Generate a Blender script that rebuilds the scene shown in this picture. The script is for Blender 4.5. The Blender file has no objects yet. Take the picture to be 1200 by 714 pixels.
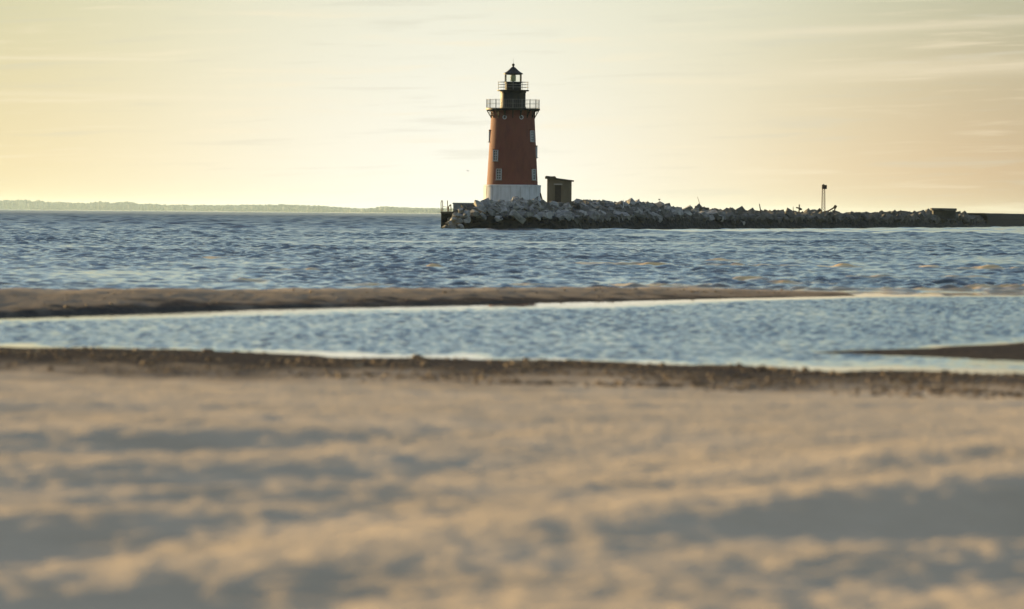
import bpy, bmesh, math, random
import numpy as np
from mathutils import Vector, Matrix

R = math.radians
random.seed(7)
rng = np.random.default_rng(7)
sc = bpy.context.scene
C = sc.collection

# ------------------------------------------------------------------ helpers
def obj(name, me, mat=None, parent=None):
    o = bpy.data.objects.new(name, me)
    C.objects.link(o)
    if mat is not None and me is not None:
        me.materials.clear(); me.materials.append(mat)
    if parent is not None:
        o.parent = parent
    return o

def tag(o, label=None, cat=None, group=None, kind=None):
    if label: o['label'] = label
    if cat: o['category'] = cat
    if group: o['group'] = group
    if kind: o['kind'] = kind
    return o

def empty(name, loc, rz=0.0):
    o = bpy.data.objects.new(name, None)
    C.objects.link(o)
    o.location = loc; o.rotation_euler = (0, 0, rz)
    o.empty_display_size = 0.3
    return o

def grid_mesh(name, P, smooth=True, attrs=None):
    """P: (rows, cols, 3) array of points -> quad grid mesh."""
    r, c, _ = P.shape
    me = bpy.data.meshes.new(name)
    n = r * c
    idx = np.arange(n).reshape(r, c)
    q = np.stack([idx[:-1, :-1], idx[:-1, 1:], idx[1:, 1:], idx[1:, :-1]], -1).reshape(-1, 4)
    nf = len(q)
    me.vertices.add(n)
    me.vertices.foreach_set('co', P.astype(np.float32).ravel())
    me.loops.add(nf * 4)
    me.loops.foreach_set('vertex_index', q.astype(np.int32).ravel())
    me.polygons.add(nf)
    me.polygons.foreach_set('loop_start', (np.arange(nf) * 4).astype(np.int32))
    me.polygons.foreach_set('use_smooth', np.full(nf, smooth, dtype=bool))
    for k, v in (attrs or {}).items():
        a = me.attributes.new(k, 'FLOAT', 'POINT')
        a.data.foreach_set('value', v.astype(np.float32).ravel())
    me.update(calc_edges=True)
    me.validate()
    return me

def _hash(ix, iy, seed):
    h = (ix.astype(np.int64) * 374761393 + iy.astype(np.int64) * 668265263 + seed * 982451653) & 0xffffffff
    h = ((h ^ (h >> 13)) * 1274126177) & 0xffffffff
    return ((h ^ (h >> 16)) & 0xffff) / 65536.0

def gnoise(x, y, seed=0):
    """2-D gradient noise, about -0.7 .. 0.7"""
    x = np.asarray(x, float); y = np.asarray(y, float)
    x0 = np.floor(x); y0 = np.floor(y); fx = x - x0; fy = y - y0
    u = fx * fx * fx * (fx * (fx * 6 - 15) + 10); v = fy * fy * fy * (fy * (fy * 6 - 15) + 10)
    def g(i, j):
        a = _hash(x0 + i, y0 + j, seed) * 2 * math.pi
        return np.cos(a) * (fx - i) + np.sin(a) * (fy - j)
    return (g(0, 0) * (1 - u) + g(1, 0) * u) * (1 - v) + (g(0, 1) * (1 - u) + g(1, 1) * u) * v

def sstep(a, b, x):
    t = np.clip((x - a) / (b - a), 0, 1)
    return t * t * (3 - 2 * t)

class MB:
    """collects boxes, bars, lathes into one mesh"""
    def __init__(s): s.bm = bmesh.new()
    def box(s, cx, cy, cz, sx, sy, sz, rot=None):
        m = Matrix.Translation((cx, cy, cz))
        if rot is not None: m = m @ rot.to_4x4()
        m = m @ Matrix.Diagonal((sx, sy, sz, 1))
        bmesh.ops.create_cube(s.bm, size=1.0, matrix=m)
        return s
    def bar(s, a, b, r, seg=8, r2=None):
        a = Vector(a); b = Vector(b); d = b - a
        m = Matrix.Translation((a + b) / 2) @ d.to_track_quat('Z', 'Y').to_matrix().to_4x4()
        bmesh.ops.create_cone(s.bm, cap_ends=True, segments=seg, radius1=r, radius2=r if r2 is None else r2,
                              depth=d.length, matrix=m)
        return s
    def ring(s, R_, z, r, seg=48):
        for k in range(seg):
            a0 = 2 * math.pi * k / seg; a1 = 2 * math.pi * (k + 1) / seg
            s.bar((R_ * math.cos(a0), R_ * math.sin(a0), z), (R_ * math.cos(a1), R_ * math.sin(a1), z), r, 6)
        return s
    def lathe(s, prof, seg=64, close=True):
        rings = []
        for (r, z) in prof:
            rings.append([s.bm.verts.new((r * math.cos(2 * math.pi * k / seg), r * math.sin(2 * math.pi * k / seg), z))
                          for k in range(seg)])
        for a, b in zip(rings[:-1], rings[1:]):
            for k in range(seg):
                k2 = (k + 1) % seg
                s.bm.faces.new((a[k], a[k2], b[k2], b[k]))
        if close:
            s.bm.faces.new(rings[0][::-1]); s.bm.faces.new(rings[-1])
        return s
    def sphere(s, c, r, sub=2, scale=(1, 1, 1)):
        m = Matrix.Translation(c) @ Matrix.Diagonal((*scale, 1))
        bmesh.ops.create_icosphere(s.bm, subdivisions=sub, radius=r, matrix=m)
        return s
    def prism(s, pts, d0, d1, axis='y'):
        f = (lambda p, d: (p[0], d, p[1])) if axis == 'y' else (lambda p, d: (d, p[0], p[1]))
        A = [s.bm.verts.new(f(p, d0)) for p in pts]; B = [s.bm.verts.new(f(p, d1)) for p in pts]
        n = len(pts)
        s.bm.faces.new(A[::-1]); s.bm.faces.new(B)
        for k in range(n):
            s.bm.faces.new((A[k], A[(k + 1) % n], B[(k + 1) % n], B[k]))
        return s
    def build(s, name, mat, parent=None, smooth=False, bevel=0.0):
        if bevel > 0:
            bmesh.ops.bevel(s.bm, geom=[e for e in s.bm.edges], offset=bevel, segments=1, affect='EDGES')
        bmesh.ops.recalc_face_normals(s.bm, faces=s.bm.faces)
        me = bpy.data.meshes.new(name)
        s.bm.to_mesh(me); s.bm.free()
        if smooth:
            me.polygons.foreach_set('use_smooth', np.ones(len(me.polygons), bool))
            me.set_sharp_from_angle(angle=R(35))
        return obj(name, me, mat, parent)

# ------------------------------------------------------------------ materials
class NT:
    def __init__(s, tree): s.t = tree; s.l = tree.links
    def n(s, typ, **kw):
        nd = s.t.nodes.new(typ)
        for k, v in kw.items():
            if k.startswith('i_'):
                nd.inputs[k[2:].replace('_', ' ')].default_value = v
            else: setattr(nd, k, v)
        return nd
    def link(s, a, b): s.l.new(a, b)
    def math(s, op, a, b=None, clamp=False):
        nd = s.t.nodes.new('ShaderNodeMath'); nd.operation = op; nd.use_clamp = clamp
        for i, v in enumerate((a, b)):
            if v is None: continue
            if isinstance(v, (int, float)): nd.inputs[i].default_value = v
            else: s.l.new(v, nd.inputs[i])
        return nd.outputs[0]
    def mix(s, f, a, b, typ='MIX'):
        nd = s.t.nodes.new('ShaderNodeMix'); nd.data_type = 'RGBA'; nd.blend_type = typ
        for sock, v in ((nd.inputs[0], f), (nd.inputs[6], a), (nd.inputs[7], b)):
            if isinstance(v, (int, float)): sock.default_value = v
            elif isinstance(v, (tuple, list)): sock.default_value = (*v[:3], 1)
            else: s.l.new(v, sock)
        return nd.outputs[2]
    def ramp(s, f, stops, interp='LINEAR'):
        nd = s.t.nodes.new('ShaderNodeValToRGB'); nd.color_ramp.interpolation = interp
        el = nd.color_ramp.elements
        while len(el) < len(stops): el.new(0.5)
        for e, (p, c) in zip(el, stops):
            e.position = p; e.color = (*c[:3], 1) if isinstance(c, (tuple, list)) else (c, c, c, 1)
        s.l.new(f, nd.inputs[0])
        return nd.outputs[0]
    def maprange(s, v, a, b, c=0.0, d=1.0, smooth=False):
        nd = s.t.nodes.new('ShaderNodeMapRange'); nd.clamp = True
        if smooth: nd.interpolation_type = 'SMOOTHSTEP'
        s.l.new(v, nd.inputs[0])
        for i, x in enumerate((a, b, c, d)): nd.inputs[i + 1].default_value = x
        return nd.outputs[0]

def new_mat(name):
    m = bpy.data.materials.new(name); m.use_nodes = True
    t = m.node_tree; t.nodes.clear()
    nt = NT(t)
    out = nt.n('ShaderNodeOutputMaterial'); b = nt.n('ShaderNodeBsdfPrincipled')
    nt.link(b.outputs[0], out.inputs[0])
    return m, nt, b, out

def mottled(name, c1, c2, scale=3.0, rough=0.8, bump=0.0, bscale=20.0, stretch=(1, 1, 1), spec=0.3, metal=0.0, c3=None, rand=0.0):
    m, nt, b, out = new_mat(name)
    tc = nt.n('ShaderNodeTexCoord')
    mp = nt.n('ShaderNodeMapping'); mp.inputs['Scale'].default_value = stretch
    nt.link(tc.outputs['Object'], mp.inputs[0])
    no = nt.n('ShaderNodeTexNoise', i_Scale=scale, i_Detail=6.0, i_Roughness=0.6)
    nt.link(mp.outputs[0], no.inputs['Vector'])
    stops = [(0.3, c1), (0.7, c2)] if c3 is None else [(0.3, c1), (0.55, c2), (0.72, c3)]
    col = nt.ramp(no.outputs[0], stops)
    if rand > 0:
        oi = nt.n('ShaderNodeObjectInfo')
        k = nt.maprange(oi.outputs['Random'], 0, 1, 1 - rand, 1 + rand)
        col = nt.mix(1.0, col, k, 'MULTIPLY')
    nt.link(col, b.inputs['Base Color'])
    b.inputs['Roughness'].default_value = rough
    b.inputs['Specular IOR Level'].default_value = spec
    b.inputs['Metallic'].default_value = metal
    if bump > 0:
        n2 = nt.n('ShaderNodeTexNoise', i_Scale=bscale, i_Detail=5.0)
        nt.link(tc.outputs['Object'], n2.inputs['Vector'])
        bp = nt.n('ShaderNodeBump', i_Strength=bump, i_Distance=0.1)
        nt.link(n2.outputs[0], bp.inputs['Height']); nt.link(bp.outputs[0], b.inputs['Normal'])
    return m

M = {}
M['brick'] = mottled('brick', (0.118, 0.038, 0.025), (0.16, 0.048, 0.029), 1.9, 0.85, 0.15, 12, (1, 1, 0.3), c3=(0.14, 0.047, 0.031))
M['white_base'] = mottled('white_base', (0.40, 0.39, 0.37), (0.56, 0.55, 0.54), 1.3, 0.8, 0.1, 8, (1, 1, 0.22), c3=(0.50, 0.48, 0.45))
M['black_iron'] = mottled('black_iron', (0.006, 0.0055, 0.005), (0.012, 0.011, 0.009), 4, 0.6, spec=0.2)
M['rail_iron'] = mottled('rail_iron', (0.18, 0.165, 0.14), (0.26, 0.24, 0.21), 4, 0.6, spec=0.3)
M['white_paint'] = mottled('white_paint', (0.38, 0.38, 0.37), (0.5, 0.5, 0.49), 5, 0.5)
M['dark_pane'] = mottled('dark_pane', (0.02, 0.022, 0.025), (0.04, 0.042, 0.045), 2, 0.15, spec=0.5)
M['concrete'] = mottled('concrete', (0.22, 0.205, 0.18), (0.36, 0.34, 0.30), 1.5, 0.9, 0.3, 8)
M['shed_wall'] = mottled('shed_wall', (0.095, 0.083, 0.056), (0.15, 0.13, 0.088), 1.2, 0.9, 0.3, 6, (1, 1, 0.4))
M['shed_roof'] = mottled('shed_roof', (0.05, 0.042, 0.03), (0.09, 0.074, 0.05), 2, 0.9, 0.3, 6)
M['shed_door'] = mottled('shed_door', (0.025, 0.02, 0.015), (0.045, 0.036, 0.028), 3, 0.7)
M['boulder'] = mottled('boulder', (0.05, 0.048, 0.042), (0.235, 0.222, 0.193), 0.7, 0.9, 0.6, 4, c3=(0.11, 0.096, 0.075), rand=0.5)
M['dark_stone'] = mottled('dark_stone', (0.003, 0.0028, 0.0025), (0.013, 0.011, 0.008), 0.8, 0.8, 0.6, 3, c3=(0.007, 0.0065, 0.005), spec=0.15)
M['riprap'] = mottled('riprap', (0.02, 0.018, 0.015), (0.10, 0.092, 0.076), 0.45, 0.95, 0.6, 3, c3=(0.05, 0.043, 0.033))
M['rubble'] = mottled('rubble', (0.025, 0.023, 0.02), (0.06, 0.055, 0.048), 0.8, 0.95, 0.6, 2)
M['rust'] = mottled('rust', (0.06, 0.035, 0.02), (0.12, 0.065, 0.03), 4, 0.8)
M['timber'] = mottled('timber', (0.05, 0.038, 0.027), (0.09, 0.07, 0.05), 4, 0.85)
M['far_tree'] = mottled('far_tree', (0.06, 0.066, 0.05), (0.10, 0.10, 0.075), 0.02, 0.9)
M['far_land'] = mottled('far_land', (0.24, 0.21, 0.14), (0.36, 0.31, 0.22), 0.01, 0.9)
M['feather'] = mottled('feather', (0.25, 0.24, 0.23), (0.5, 0.49, 0.47), 4, 0.8)
M['feather_dark'] = mottled('feather_dark', (0.02, 0.02, 0.018), (0.04, 0.036, 0.03), 4, 0.8)
M['lens'] = mottled('lens', (0.22, 0.26, 0.14), (0.36, 0.40, 0.24), 3, 0.15, spec=0.6)

m, nt, b, out = new_mat('lantern_glass'); M['glass'] = m
tr = nt.n('ShaderNodeBsdfTransparent'); tr.inputs[0].default_value = (0.93, 0.95, 0.93, 1)
gl = nt.n('ShaderNodeBsdfGlossy'); gl.inputs['Roughness'].default_value = 0.03
fr = nt.n('ShaderNodeFresnel', i_IOR=1.3)
mx = nt.n('ShaderNodeMixShader')
nt.link(fr.outputs[0], mx.inputs[0]); nt.link(tr.outputs[0], mx.inputs[1]); nt.link(gl.outputs[0], mx.inputs[2])
nt.link(mx.outputs[0], out.inputs[0]); nt.t.nodes.remove(b)

# sand: dry / damp from the moisture attribute, plus grain
m, nt, b, out = new_mat('sand'); M['sand'] = m
geo = nt.n('ShaderNodeNewGeometry')
at = nt.n('ShaderNodeAttribute', attribute_name='wet')
n1 = nt.n('ShaderNodeTexNoise', i_Scale=0.7, i_Detail=6.0, i_Roughness=0.65); nt.link(geo.outputs['Position'], n1.inputs['Vector'])
n2 = nt.n('ShaderNodeTexNoise', i_Scale=9.0, i_Detail=4.0); nt.link(geo.outputs['Position'], n2.inputs['Vector'])
dry = nt.mix(nt.maprange(n1.outputs[0], 0.35, 0.65), (0.43, 0.343, 0.232), (0.52, 0.418, 0.288))
damp = nt.mix(nt.maprange(n2.outputs[0], 0.35, 0.65), (0.036, 0.033, 0.030), (0.085, 0.072, 0.056))
nt.link(nt.mix(at.outputs['Fac'], dry, damp), b.inputs['Base Color'])
nt.link(nt.maprange(at.outputs['Fac'], 0.5, 1.0, 0.95, 0.75), b.inputs['Roughness'])
b.inputs['Specular IOR Level'].default_value = 0.0
n3 = nt.n('ShaderNodeTexNoise', i_Scale=14.0, i_Detail=5.0); nt.link(geo.outputs['Position'], n3.inputs['Vector'])
bp = nt.n('ShaderNodeBump', i_Strength=0.7, i_Distance=0.05)
nt.link(n3.outputs[0], bp.inputs['Height']); nt.link(bp.outputs[0], b.inputs['Normal'])

# water
m, nt, b, out = new_mat('water'); M['water'] = m
geo = nt.n('ShaderNodeNewGeometry')
at = nt.n('ShaderNodeAttribute', attribute_name='silt')
calm = nt.n('ShaderNodeAttribute', attribute_name='chop')
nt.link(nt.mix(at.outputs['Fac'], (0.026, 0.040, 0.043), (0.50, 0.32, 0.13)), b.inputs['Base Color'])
b.inputs['IOR'].default_value = 1.33
nt.link(nt.maprange(at.outputs['Fac'], 0, 1, 0.5, 0.12), b.inputs['Specular IOR Level'])
rf_ = nt.n('ShaderNodeAttribute', attribute_name='ruff')
nt.link(nt.math('MULTIPLY', rf_.outputs['Fac'], nt.maprange(calm.outputs['Fac'], 0, 1, 0.3, 1.0)), b.inputs['Roughness'])
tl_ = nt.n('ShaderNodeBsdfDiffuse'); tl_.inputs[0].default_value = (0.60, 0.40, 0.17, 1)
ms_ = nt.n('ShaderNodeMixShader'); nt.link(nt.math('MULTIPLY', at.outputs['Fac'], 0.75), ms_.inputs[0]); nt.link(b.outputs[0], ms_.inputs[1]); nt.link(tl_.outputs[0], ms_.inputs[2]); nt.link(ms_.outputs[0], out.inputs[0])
mp = nt.n('ShaderNodeMapping'); mp.inputs['Scale'].default_value = (1.0, 0.6, 1.0); nt.link(geo.outputs['Position'], mp.inputs[0])
n3 = nt.n('ShaderNodeTexNoise', i_Scale=3.2, i_Detail=3.0); nt.link(mp.outputs[0], n3.inputs['Vector'])
bp = nt.n('ShaderNodeBump', i_Distance=0.06)
nt.link(nt.math('MULTIPLY', calm.outputs['Fac'], 0.35), bp.inputs['Strength'])
nt.link(n3.outputs[0], bp.inputs['Height']); nt.link(bp.outputs[0], b.inputs['Normal'])

# ------------------------------------------------------------------ camera
H = 2.06; F = 6667.0
cam_d = bpy.data.cameras.new('camera'); cam = bpy.data.objects.new('camera', cam_d); C.objects.link(cam)
cam_d.lens = 200; cam_d.sensor_width = 36; cam_d.clip_start = 0.5; cam_d.clip_end = 80000
PITCH = (357 - 250.7) / F; ROLL = 0.0087
cam.location = (0, 0, H)
cam.matrix_world = Matrix.Translation((0, 0, H)) @ (Matrix.Rotation(math.pi / 2 - PITCH, 3, 'X') @ Matrix.Rotation(ROLL, 3, 'Z')).to_4x4()
cam_d.dof.use_dof = True; cam_d.dof.focus_distance = 716; cam_d.dof.aperture_fstop = 2.5
sc.camera = cam
def hor(x): return 250.7 + ROLL * (x - 600)
def at(x, y, Y):
    """photo pixel (1200 wide) at distance Y -> world x, z"""
    return ((x - 600) + ROLL * (y - 357)) * Y / F, H - (y - hor(x)) * Y / F

# ------------------------------------------------------------------ terrain
def Yn(X): return 80.4 - 0.69 * np.clip(X, -40, 40)                  # near edge of the lagoon
FX = np.array([-60, -20, -9.9, -7.1, -3.75, 0, 4.2, 8.9, 14, 60]); FY = np.array([85, 98, 109.5, 118.0, 125, 132, 139, 148, 153, 160])
def Yf(X): return np.interp(X, FX, FY)                               # far edge of the lagoon
CX = np.array([-60, -20, -10, -4, 4, 9, 60]); CY = np.array([112, 120, 129, 138, 154, 156, 165]); CZ = np.array([0.36, 0.32, 0.27, 0.21, 0.12, 0.0, -0.25])
SUN_AZ, SUN_EL = R(-43), R(6.7)
sh = (math.sin(SUN_AZ), math.cos(SUN_AZ))                            # horizontal direction to the sun

def terrain(X, Y):
    X = X + 0 * Y; Y = Y + 0 * X
    yn = Yn(X) + 0.9 * gnoise(X / 3.1, Y / 9.0, 3) + 0.35 * gnoise(X / 0.9, Y / 3, 4)
    yf = Yf(X) + 1.0 * gnoise(X / 3.5, Y * 0 + 2.5, 5) + 0.3 * gnoise(X / 0.8, Y * 0 + 1.5, 15)
    yc = np.interp(X, CX, CY); zc = np.interp(X, CX, CZ)
    d = yn - Y                                                       # >0 on the beach
    zb = np.interp(d, [-400, -14, -3, 0, 2, 8, 14, 22, 30, 35.5, 44, 52, 60, 70, 82, 130, 400],
                      [-1.5, -0.5, -0.13, 0, 0.022, 0.05, 0.085, 0.15, 0.27, 0.37, 0.34, 0.14, 0.03, 0.12, 0.3, 0.9, 2.0])
    zb = zb - 0.012 * sstep(1.0, 5.0, X) * sstep(-2, 1, d) * (1 - sstep(3, 8, d)) + 0.025 * sstep(-3, 0, d) * (1 - sstep(8, 14, d)) * gnoise(X / 1.7, Y / 2.5, 9)
    # sand bar
    u = (Y - yf) / (yc - yf)
    scarp = np.interp(X, [-60, -10, -7, -3, 4, 9], [.13, .09, .06, .03, .02, 0.0])
    bar = np.where(u < 0, -0.016 * (yf - Y), scarp * (1 + 0.9 * gnoise(X / 1.3, Y * 0 + .5, 23)) * sstep(-0.1, 0.9 + 0.8 * gnoise(X / 0.8, Y * 0 + .5, 24), Y - yf) + (zc - scarp) * np.clip(1.15 * sstep(-0.25, 0.8, u) - 0.18, 0, 1))
    zback = zc - 0.06 * (Y - yc)
    bar = np.where(u > 1, np.minimum(bar, zback), bar)
    bar = np.maximum(bar, -1.5)
    z = np.maximum(zb, bar)
    # wet tongue of sand at the right of the lagoon
    cy = 86.5 + 0.25 * (X - 6); w = np.clip((X - 4.1) / 2.8, 0, 3)
    spit = 0.09 * np.clip(w, 0, 1) - 0.021 * np.abs(Y - cy + 1.2 * gnoise(X / 1.5, Y / 3, 19)) / np.maximum(w, 0.05)
    z = np.maximum(z, np.where(X > 4.3, spit, -9))
    # undulation, ridges run across the light
    p = X * sh[0] + Y * sh[1]; q = X * sh[1] - Y * sh[0]
    A = sstep(-1, 12, d) * (0.12 + 0.88 * sstep(25, 40, d))
    A2 = sstep(-1, 14, d)
    und = 0.20 * gnoise(p / 2.6, q / 7.5, 11) + 0.025 * gnoise(p / 1.2, q / 4.6, 12)
    und += 0.007 * gnoise(X / 0.46, Y / 0.5, 13) + 0.013 * gnoise(X / 0.19, Y / 0.24, 16) * (1 + 0.8 * sstep(0.5, 3, X) * sstep(36, 30, Y)) + 0.22 * gnoise(p / 5.5, q / 14, 18)
    z = z + A * und * (1 + 0.55 * sstep(36, 50, d)) + A2 * 0.018 * gnoise(X / 0.33, Y / 0.4, 14) + A2 * 0.05 * gnoise(p / 1.6, q / 4, 17)
    B = np.clip(z / 0.08, 0, 1) * np.where(u > -0.3, 1, 0)
    z = z + B * (0.035 * gnoise(X / 2.5, Y / 5, 21) + 0.035 * gnoise(X / 0.7, Y / 1.2, 22) + 0.02 * gnoise(X / 0.25, Y / 0.5, 25))
    return z

xs = np.concatenate([-np.geomspace(600, 13.2, 40), np.arange(-13, 13.01, 0.05), np.geomspace(13.2, 600, 40)])
ys = np.concatenate([-np.geomspace(300, 1, 20), np.arange(0, 13, 0.6), np.arange(13, 24, 0.15), np.arange(24, 45, 0.055), np.arange(45, 76, 0.09), np.arange(76, 165, 0.22), np.geomspace(166, 600, 25)])
X, Y = np.meshgrid(xs, ys)
Z = terrain(X, Y)
D = Yn(X) - Y
wet = 1 - sstep(3, 19, D + np.interp(X, [-8, 8], [-5, 2]) + 6 * gnoise(X / 2.2, Y / 6, 31) + 4 * gnoise(X / 0.5, Y / 2.0, 32))
bar_zone = sstep(95, 103, Y)
ub = (Y - Yf(X)) / (np.interp(X, CX, CY) - Yf(X)) + 0.35 * gnoise(X / 3, Y / 5, 35)
w0 = 0.62 - 0.34 * sstep(0.55, 1.0, ub)
wet_bar = w0 + (1 - w0) * (1 - sstep(0.5, 5.5, Y - Yf(X) + 5 * gnoise(X / 2.2, Y / 4, 33) + 4 * gnoise(X / .6, Y / 1.5, 34)))
wet = wet * (1 - bar_zone) + wet_bar * bar_zone
ground = obj('beach', grid_mesh('beach', np.stack([X, Y, Z], -1), True, {'wet': wet}), M['sand'])
tag(ground, 'pale sand beach and low sand bar along the tidal pool', kind='structure')

# ------------------------------------------------------------------ water
def waves(X, Y, spacing, lams, amp, seed, spread=0.6):
    r = np.random.default_rng(seed)
    z = np.zeros_like(X)
    for lam in lams:
        for k in range(2):
            th = r.normal(0.25, spread); kk = 2 * math.pi / (lam * r.uniform(0.9, 1.1)); ph = r.uniform(0, 6.283)
            a = amp(lam) * sstep(2.2, 4.0, lam / spacing)
            a = amp(lam) * sstep(1.9, 3.0, lam / spacing) if seed == 53 else a
            z += a * np.sin(kk * (X * math.sin(th) - Y * math.cos(th)) + ph)
    return z

yrow = [58.0]
while yrow[-1] < 3500:
    y_ = yrow[-1]; yrow.append(y_ + (0.075 if y_ < 152 else 0.0008 * y_ if y_ > 170 else 0.075 + (y_ - 152) / 18 * (0.136 - 0.075)))
yrow = np.array(yrow + list(np.geomspace(3540, 45000, 50)))
fan = np.concatenate([-np.geomspace(3.0, 0.125, 16), np.linspace(-0.122, 0.122, 480), np.geomspace(0.125, 3.0, 16)])
Yg = np.repeat(yrow[:, None], len(fan), 1); Xg = yrow[:, None] * fan[None, :]
sp = np.maximum(0.00051 * Yg, np.gradient(yrow)[:, None])
tz = terrain(Xg, Yg) if False else None
sub = Yg[:, 0] < 200
TZ = np.full_like(Xg, -1.5); TZ[sub] = terrain(Xg[sub], Yg[sub])
depth = np.clip(-TZ, 0, 1.5)
lag = (1 - sstep(0.0, 1.0, (Yg - np.interp(Xg, CX, CY) + 6) / 8))          # 1 in the lagoon, 0 in the open sea
gust = 0.75 + 0.7 * gnoise(Xg / 9, Yg / 30, 41) + 0.5 * gnoise(Xg / 30, Yg / 110, 42)
big = waves(Xg, Yg, sp, np.geomspace(0.42, 2.0, 26), lambda l: 0.0078 * l ** 0.9, 51, 0.8)
far_w = waves(Xg, Yg, sp, np.geomspace(2.2, 12, 16), lambda l: 0.0085 * l ** 0.75, 54, 0.7) * sstep(330, 900, Yg)
small = waves(Xg, Yg, sp, np.geomspace(0.32, 1.1, 14), lambda l: 0.0090 * l, 52, 0.8)
rip = waves(Xg, Yg, sp, np.geomspace(0.17, 0.46, 16), lambda l: 0.0105 * l, 53, 1.0)
edge = sstep(0.012, 0.09, depth + np.where(Yg < 100, 0.03 + 0.06 * gnoise(Xg / 1.3, Yg / 3, 44), 0.02 * gnoise(Xg / 2, Yg / 3, 45)) * (depth > 0))
farcalm = sstep(0.2, 1.0, (Yf(Xg) - Yg + 3.5 * gnoise(Xg / 4, Yg / 9, 46)) / np.interp(Xg, [-10, 2, 9, 11], [14, 13, 4, 2])) ** 1.4; farcalm = np.where((Xg > 11) | (Yg > Yf(Xg) + 1), 1, 0.04 + 0.96 * farcalm)
nearcalm = 0.08 + 0.92 * sstep(0.2, 2.6, Yg - Yn(Xg) + 0.2 + 4.0 * gnoise(Xg / 1.1, Yg / 5, 47))
nearcalm *= 1 - (0.62 + 0.5 * gnoise(Xg / 1.2, Yg / 2, 49)) * sstep(1.5, 4, Xg) * (1 - sstep(80.5, 83.5, Yg + 2 * gnoise(Xg / 2, Yg / 4, 48)))
edge = edge * farcalm * np.where(Yg < 100, nearcalm, 1)
lee = sstep(8, 22, Xg - (Yg - 700) * 0.02) * sstep(665, 720, Yg)             # sheltered strip beside the breakwater
sea_amp = (1 - lag) * edge * np.clip(gust, 0.25, 1.6) * (1 - 0.62 * lee)
lag_amp = lag * edge * (0.8 + 0.3 * gnoise(Xg / 4, Yg / 12, 43))
fade = 1 - sstep(2900, 3500, Yg)
big = big + 0.5 * np.abs(big)                                                # sharper crests
Wz = (sea_amp * np.interp(Yg, [150, 300, 700], [0.75, 1.0, 1.7]) * (big + 1.0 * small + far_w) + lag_amp * (0.16 * small + rip)) * fade
# silty swells running over the shallows outside the bar
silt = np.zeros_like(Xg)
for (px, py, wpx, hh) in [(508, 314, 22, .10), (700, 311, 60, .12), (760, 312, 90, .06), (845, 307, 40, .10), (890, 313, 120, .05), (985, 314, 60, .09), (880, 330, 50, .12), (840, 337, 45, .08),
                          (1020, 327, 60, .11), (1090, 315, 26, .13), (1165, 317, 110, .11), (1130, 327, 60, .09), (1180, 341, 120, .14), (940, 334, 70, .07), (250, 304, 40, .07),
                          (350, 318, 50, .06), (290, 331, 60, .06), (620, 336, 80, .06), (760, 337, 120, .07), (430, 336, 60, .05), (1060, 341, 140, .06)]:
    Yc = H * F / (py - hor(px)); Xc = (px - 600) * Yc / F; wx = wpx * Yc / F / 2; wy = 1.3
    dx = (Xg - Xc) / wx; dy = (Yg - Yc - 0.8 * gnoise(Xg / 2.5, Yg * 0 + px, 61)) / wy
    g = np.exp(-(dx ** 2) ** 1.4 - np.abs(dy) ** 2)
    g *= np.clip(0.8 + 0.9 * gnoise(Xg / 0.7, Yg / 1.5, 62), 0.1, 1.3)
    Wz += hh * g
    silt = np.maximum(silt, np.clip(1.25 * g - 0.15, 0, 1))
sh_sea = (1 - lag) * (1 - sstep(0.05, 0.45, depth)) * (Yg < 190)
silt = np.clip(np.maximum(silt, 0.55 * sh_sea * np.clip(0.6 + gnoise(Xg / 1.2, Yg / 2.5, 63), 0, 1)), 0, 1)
chop = np.clip(edge * (1 - 0.6 * lee), 0, 1)
water = obj('water', grid_mesh('water', np.stack([Xg, Yg, Wz], -1), True, {'silt': silt, 'chop': chop, 'ruff': np.interp(Yg, [150, 400, 900, 2500], [0.10, 0.15, 0.28, 0.42]) * (1 - .35 * lee)}), M['water'])
tag(water, 'wind rippled blue bay water and tidal pool', kind='structure')

# ------------------------------------------------------------------ breakwater
FP = np.array([(-7.0, 701.2), (-4.5, 700.9), (0, 701.8), (4, 705), (7.5, 711), (9.6, 722), (14, 748), (37, 890), (75, 1083), (123, 1371), (176, 1683), (240, 2050)], float)
seg = np.hypot(*np.diff(FP, axis=0).T); cum = np.concatenate([[0], np.cumsum(seg)])
LEN = cum[-1]
def front(s):
    return np.interp(s, cum, FP[:, 0]), np.interp(s, cum, FP[:, 1])
def normal_in(s):                      # unit vector pointing into the breakwater (smoothed)
    x0, y0 = front(np.maximum(s - 2, 0)); x1, y1 = front(np.minimum(s + 2, LEN))
    tx, ty = x1 - x0, y1 - y0; L = np.hypot(tx, ty)
    return -ty / L, tx / L
def ztop(s):
    x, y = front(s); return np.interp(y, [700, 800, 860, 960, 1100, 1250, 2050], [3.15, 3.05, 2.3, 1.95, 1.9, 2.3, 2.75])
S0_MASON = 24.0 + 560                  # from here on the top is plain masonry
breakwater = empty('breakwater', (0, 700, 0))
tag(breakwater, 'long dark stone breakwater running from the lighthouse to the right edge', 'breakwater')
ss = np.concatenate([np.arange(0, 120, 0.35), np.arange(120, 420, 0.7), np.arange(420, LEN, 2.0)])
fx, fy = front(ss); nx, ny = normal_in(ss)
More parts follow.
